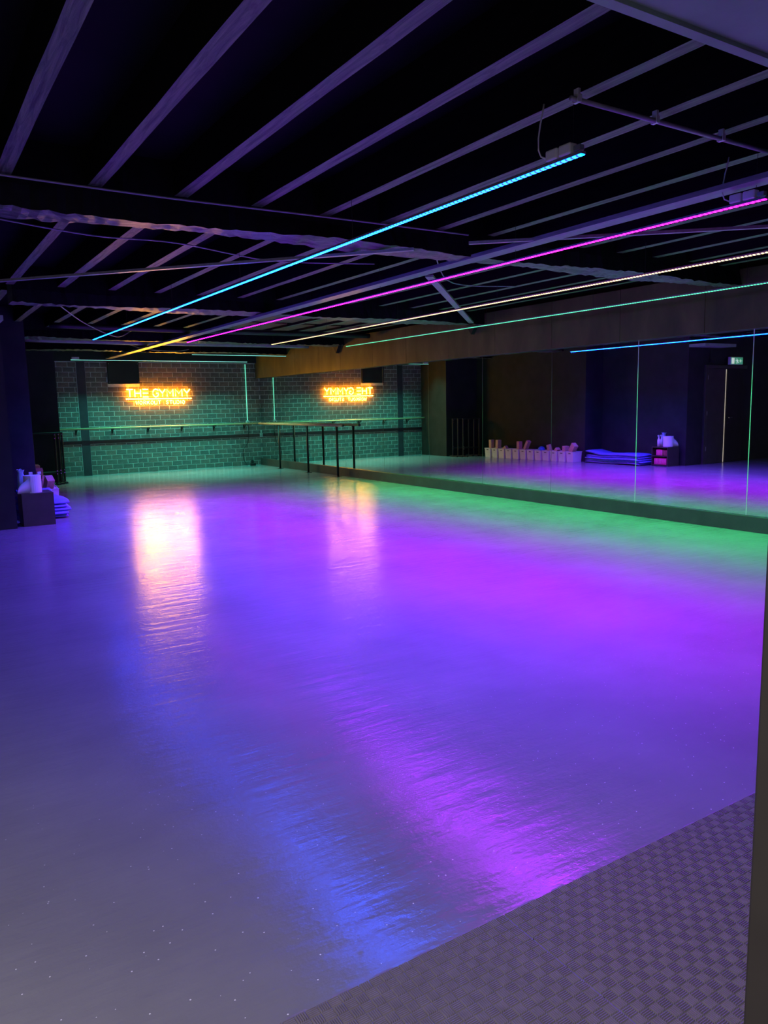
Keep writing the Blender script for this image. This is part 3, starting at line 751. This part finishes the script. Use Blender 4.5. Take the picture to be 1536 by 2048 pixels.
# ------------------------------------------------------------ wall at the left column: door, exit sign (seen in the mirror)
dr = struct(box('door_1', -0.115, 0.54, 10.815, 10.85, 0.008, 2.14, M['door'], bev=0.003))
for zz in (0.3, 1.1, 1.9):
    bm = new_bm(); tube(bm, [(0.545, 10.81, zz), (0.545, 10.81, zz+0.09)], 0.008, 8); finish('hinge', bm, M['grey_metal'], dr)
dl = struct(box('door_2', -0.82, -0.165, 10.815, 10.85, 0.008, 2.14, M['black_panel'], bev=0.003))
bm = new_bm(); tube(bm, [(-0.235, 10.815, 1.03), (-0.235, 10.77, 1.03), (-0.34, 10.765, 1.03)], 0.009, 8); finish('door_handle', bm, M['chrome'], dl)
bm = new_bm(); tube(bm, [(-0.235, 10.816, 0.9), (-0.235, 10.806, 0.9)], 0.02, 12); finish('keyhole', bm, M['chrome'], dl)
# daylight of the room beyond in the gap between the two leaves
t = thing('lit_door_gap', 'bright slit of light between the two dark door leaves', 'light', (-0.14, 10.835, 0))
box('light_slit', -0.012, 0.012, -0.006, 0.006, 0.01, 2.13, emit('door_gap_light', (0.75, 0.62, 0.46), 1.0), t)
struct(box('trim_9', 0.56, 0.64, 10.80, 10.85, 0, 2.22, M['door'], bev=0.003))
struct(box('trim_10', -0.9, 0.56, 10.80, 10.85, 2.145, 2.22, M['door'], bev=0.003))
es = thing('exit_sign', 'green emergency exit sign with running figure above the dark doors', 'sign', (-0.10, 10.70, 2.23))
box('housing', -0.46, 0.0, -0.0, 0.07, 0, 0.17, M['white_plastic'], es, bev=0.005)
XG = emit('exit_green', (0.0, 0.22, 0.06), 1.0); XW = emit('exit_white', (0.55, 0.62, 0.56), 1.0)
box('face', -0.45, -0.01, -0.004, 0.0, 0.01, 0.16, XG, es)
bm = new_bm(); bx(bm, -0.13, -0.03, -0.006, -0.004, 0.02, 0.15)                 # doorway
finish('doorway_symbol', bm, XW, es)
bm = new_bm()
tube(bm, [(-0.22, -0.006, 0.128), (-0.22, -0.005, 0.128)], 0.013, 10)
for p in ([(-0.225, .105), (-0.245, .07)], [(-0.245, .07), (-0.215, .05), (-0.225, .02)], [(-0.245, .07), (-0.275, .045), (-0.30, .05)], [(-0.225, .105), (-0.195, .085), (-0.18, .095)], [(-0.228, .105), (-0.26, .10), (-0.27, .08)]):
    tube(bm, [(a, -0.006, b_) for a, b_ in p], 0.006, 6)
finish('running_figure', bm, XW, es)
bm = new_bm()
for p in ([(-0.42, .085), (-0.33, .085)], [(-0.36, .115), (-0.33, .085), (-0.36, .055)]):
    tube(bm, [(a, -0.006, b_) for a, b_ in p], 0.006, 6)
finish('arrow', bm, XW, es)
sc = thing('security_camera', 'small black camera above the corner of the left door leaf', 'camera', (0.46, 10.80, 2.30))
bm = new_bm(); bx(bm, -0.03, 0.03, -0.02, 0.05, -0.02, 0.05, 0.006); finish('mount', bm, M['black_metal'], sc)
bm = new_bm(); tube(bm, [(0, -0.02, 0.0), (0, -0.09, -0.02)], 0.028, 12); finish('lens_barrel', bm, M['black_metal'], sc, smooth=False)
bm = new_bm(); tube(bm, [(0, 0.03, 0.05), (0, 0.035, 0.3), (0, 0.035, 0.55)], 0.006, 6); finish('cord', bm, M['black_metal'], sc)

# ------------------------------------------------------------ interlocking foam floor tiles in the lobby
TW = 1.015; NC = 33; CP = TW/NC; TH = 0.012
def tile_mesh():
    bm = new_bm()
    # base slab with a notched (jigsaw) outline
    n = NC; out = []
    def side(p, d, nrm, phase):
        step = TW/16
        for i in range(16):
            a = p + d*(step*i); bump_ = (i % 2 == phase)
            off = nrm*0.006 if bump_ else -nrm*0.006
            out.append(a + off + d*(0.1*step)); out.append(a + off*1.0 + d*(0.9*step))
    side(Vector((0, 0)), Vector((1, 0)), Vector((0, -1)), 0)
    side(Vector((TW, 0)), Vector((0, 1)), Vector((1, 0)), 0)
    side(Vector((TW, TW)), Vector((-1, 0)), Vector((0, 1)), 0)
    side(Vector((0, TW)), Vector((0, -1)), Vector((-1, 0)), 0)
    top = [bm.verts.new((p.x, p.y, TH)) for p in out]; bot = [bm.verts.new((p.x, p.y, 0)) for p in out]
    bm.faces.new(top); bm.faces.new(bot[::-1])
    for k in range(len(out)): bm.faces.new((bot[k], bot[(k+1) % len(out)], top[(k+1) % len(out)], top[k]))
    me = bpy.data.meshes.new('mat_tile'); bmesh.ops.recalc_face_normals(bm, faces=bm.faces[:])
    bm.to_mesh(me); bm.free(); me.materials.append(M['eva']); return me
def relief_mesh():
    verts = []; faces = []
    e = 0.0010; nr = 5; h = 0.0042
    for i in range(NC):
        for j in range(NC):
            x0 = i*CP; y0 = j*CP
            if min(i, j) == 0 or max(i, j) == NC-1: hh = h*0.92
            else: hh = h
            g = (CP-2*e)/nr
            for k in range(nr):
                if (i+j) % 2 == 0:   # ribs along x
                    a0, a1 = x0+e, x0+CP-e; b0, b1 = y0+e+k*g+g*0.14, y0+e+(k+1)*g-g*0.14
                    rb = g*0.22
                    q = [(a0, b0, 0), (a1, b0, 0), (a1, b1, 0), (a0, b1, 0), (a0+e, b0+rb, hh), (a1-e, b0+rb, hh), (a1-e, b1-rb, hh), (a0+e, b1-rb, hh)]
                else:
                    a0, a1 = x0+e+k*g+g*0.14, x0+e+(k+1)*g-g*0.14; b0, b1 = y0+e, y0+CP-e
                    rb = g*0.22
                    q = [(a0, b0, 0), (a1, b0, 0), (a1, b1, 0), (a0, b1, 0), (a0+rb, b0+e, hh), (a1-rb, b0+e, hh), (a1-rb, b1-e, hh), (a0+rb, b1-e, hh)]
                s = len(verts); verts += [(p[0], p[1], p[2]+TH) for p in q]
                faces += [(s, s+1, s+5, s+4), (s+1, s+2, s+6, s+5), (s+2, s+3, s+7, s+6), (s+3, s, s+4, s+7), (s+4, s+5, s+6, s+7)]
    me = bpy.data.meshes.new('ribbed_relief'); me.from_pydata(verts, [], faces); me.materials.append(M['eva']); return me
tm = tile_mesh(); rm = relief_mesh()
spots = [(0.350, 1.565-TW, 'grey ribbed foam floor tile at the bottom centre, left of the seam'),
         (1.368, 1.565-TW, 'grey ribbed foam floor tile in the lower right, filling the corner beside the dark jamb'),
         (2.386, 1.565-TW+0.26, 'farthest grey ribbed foam floor tile, a small corner showing by the notch at the jamb')]
for (x, y, lb) in spots[:3]:
    y = 1.565-TW
    t = bpy.data.objects.new('foam_tile', tm); COL.objects.link(t); t.location = (x+0.0015, y, 0)
    tag(t, lb, 'floor tile', 'interlocking foam floor tiles')
    r_ = bpy.data.objects.new('ribbed_relief', rm); COL.objects.link(r_); r_.parent = t; stuff(r_)
# little dropped crumb of metal on the seam
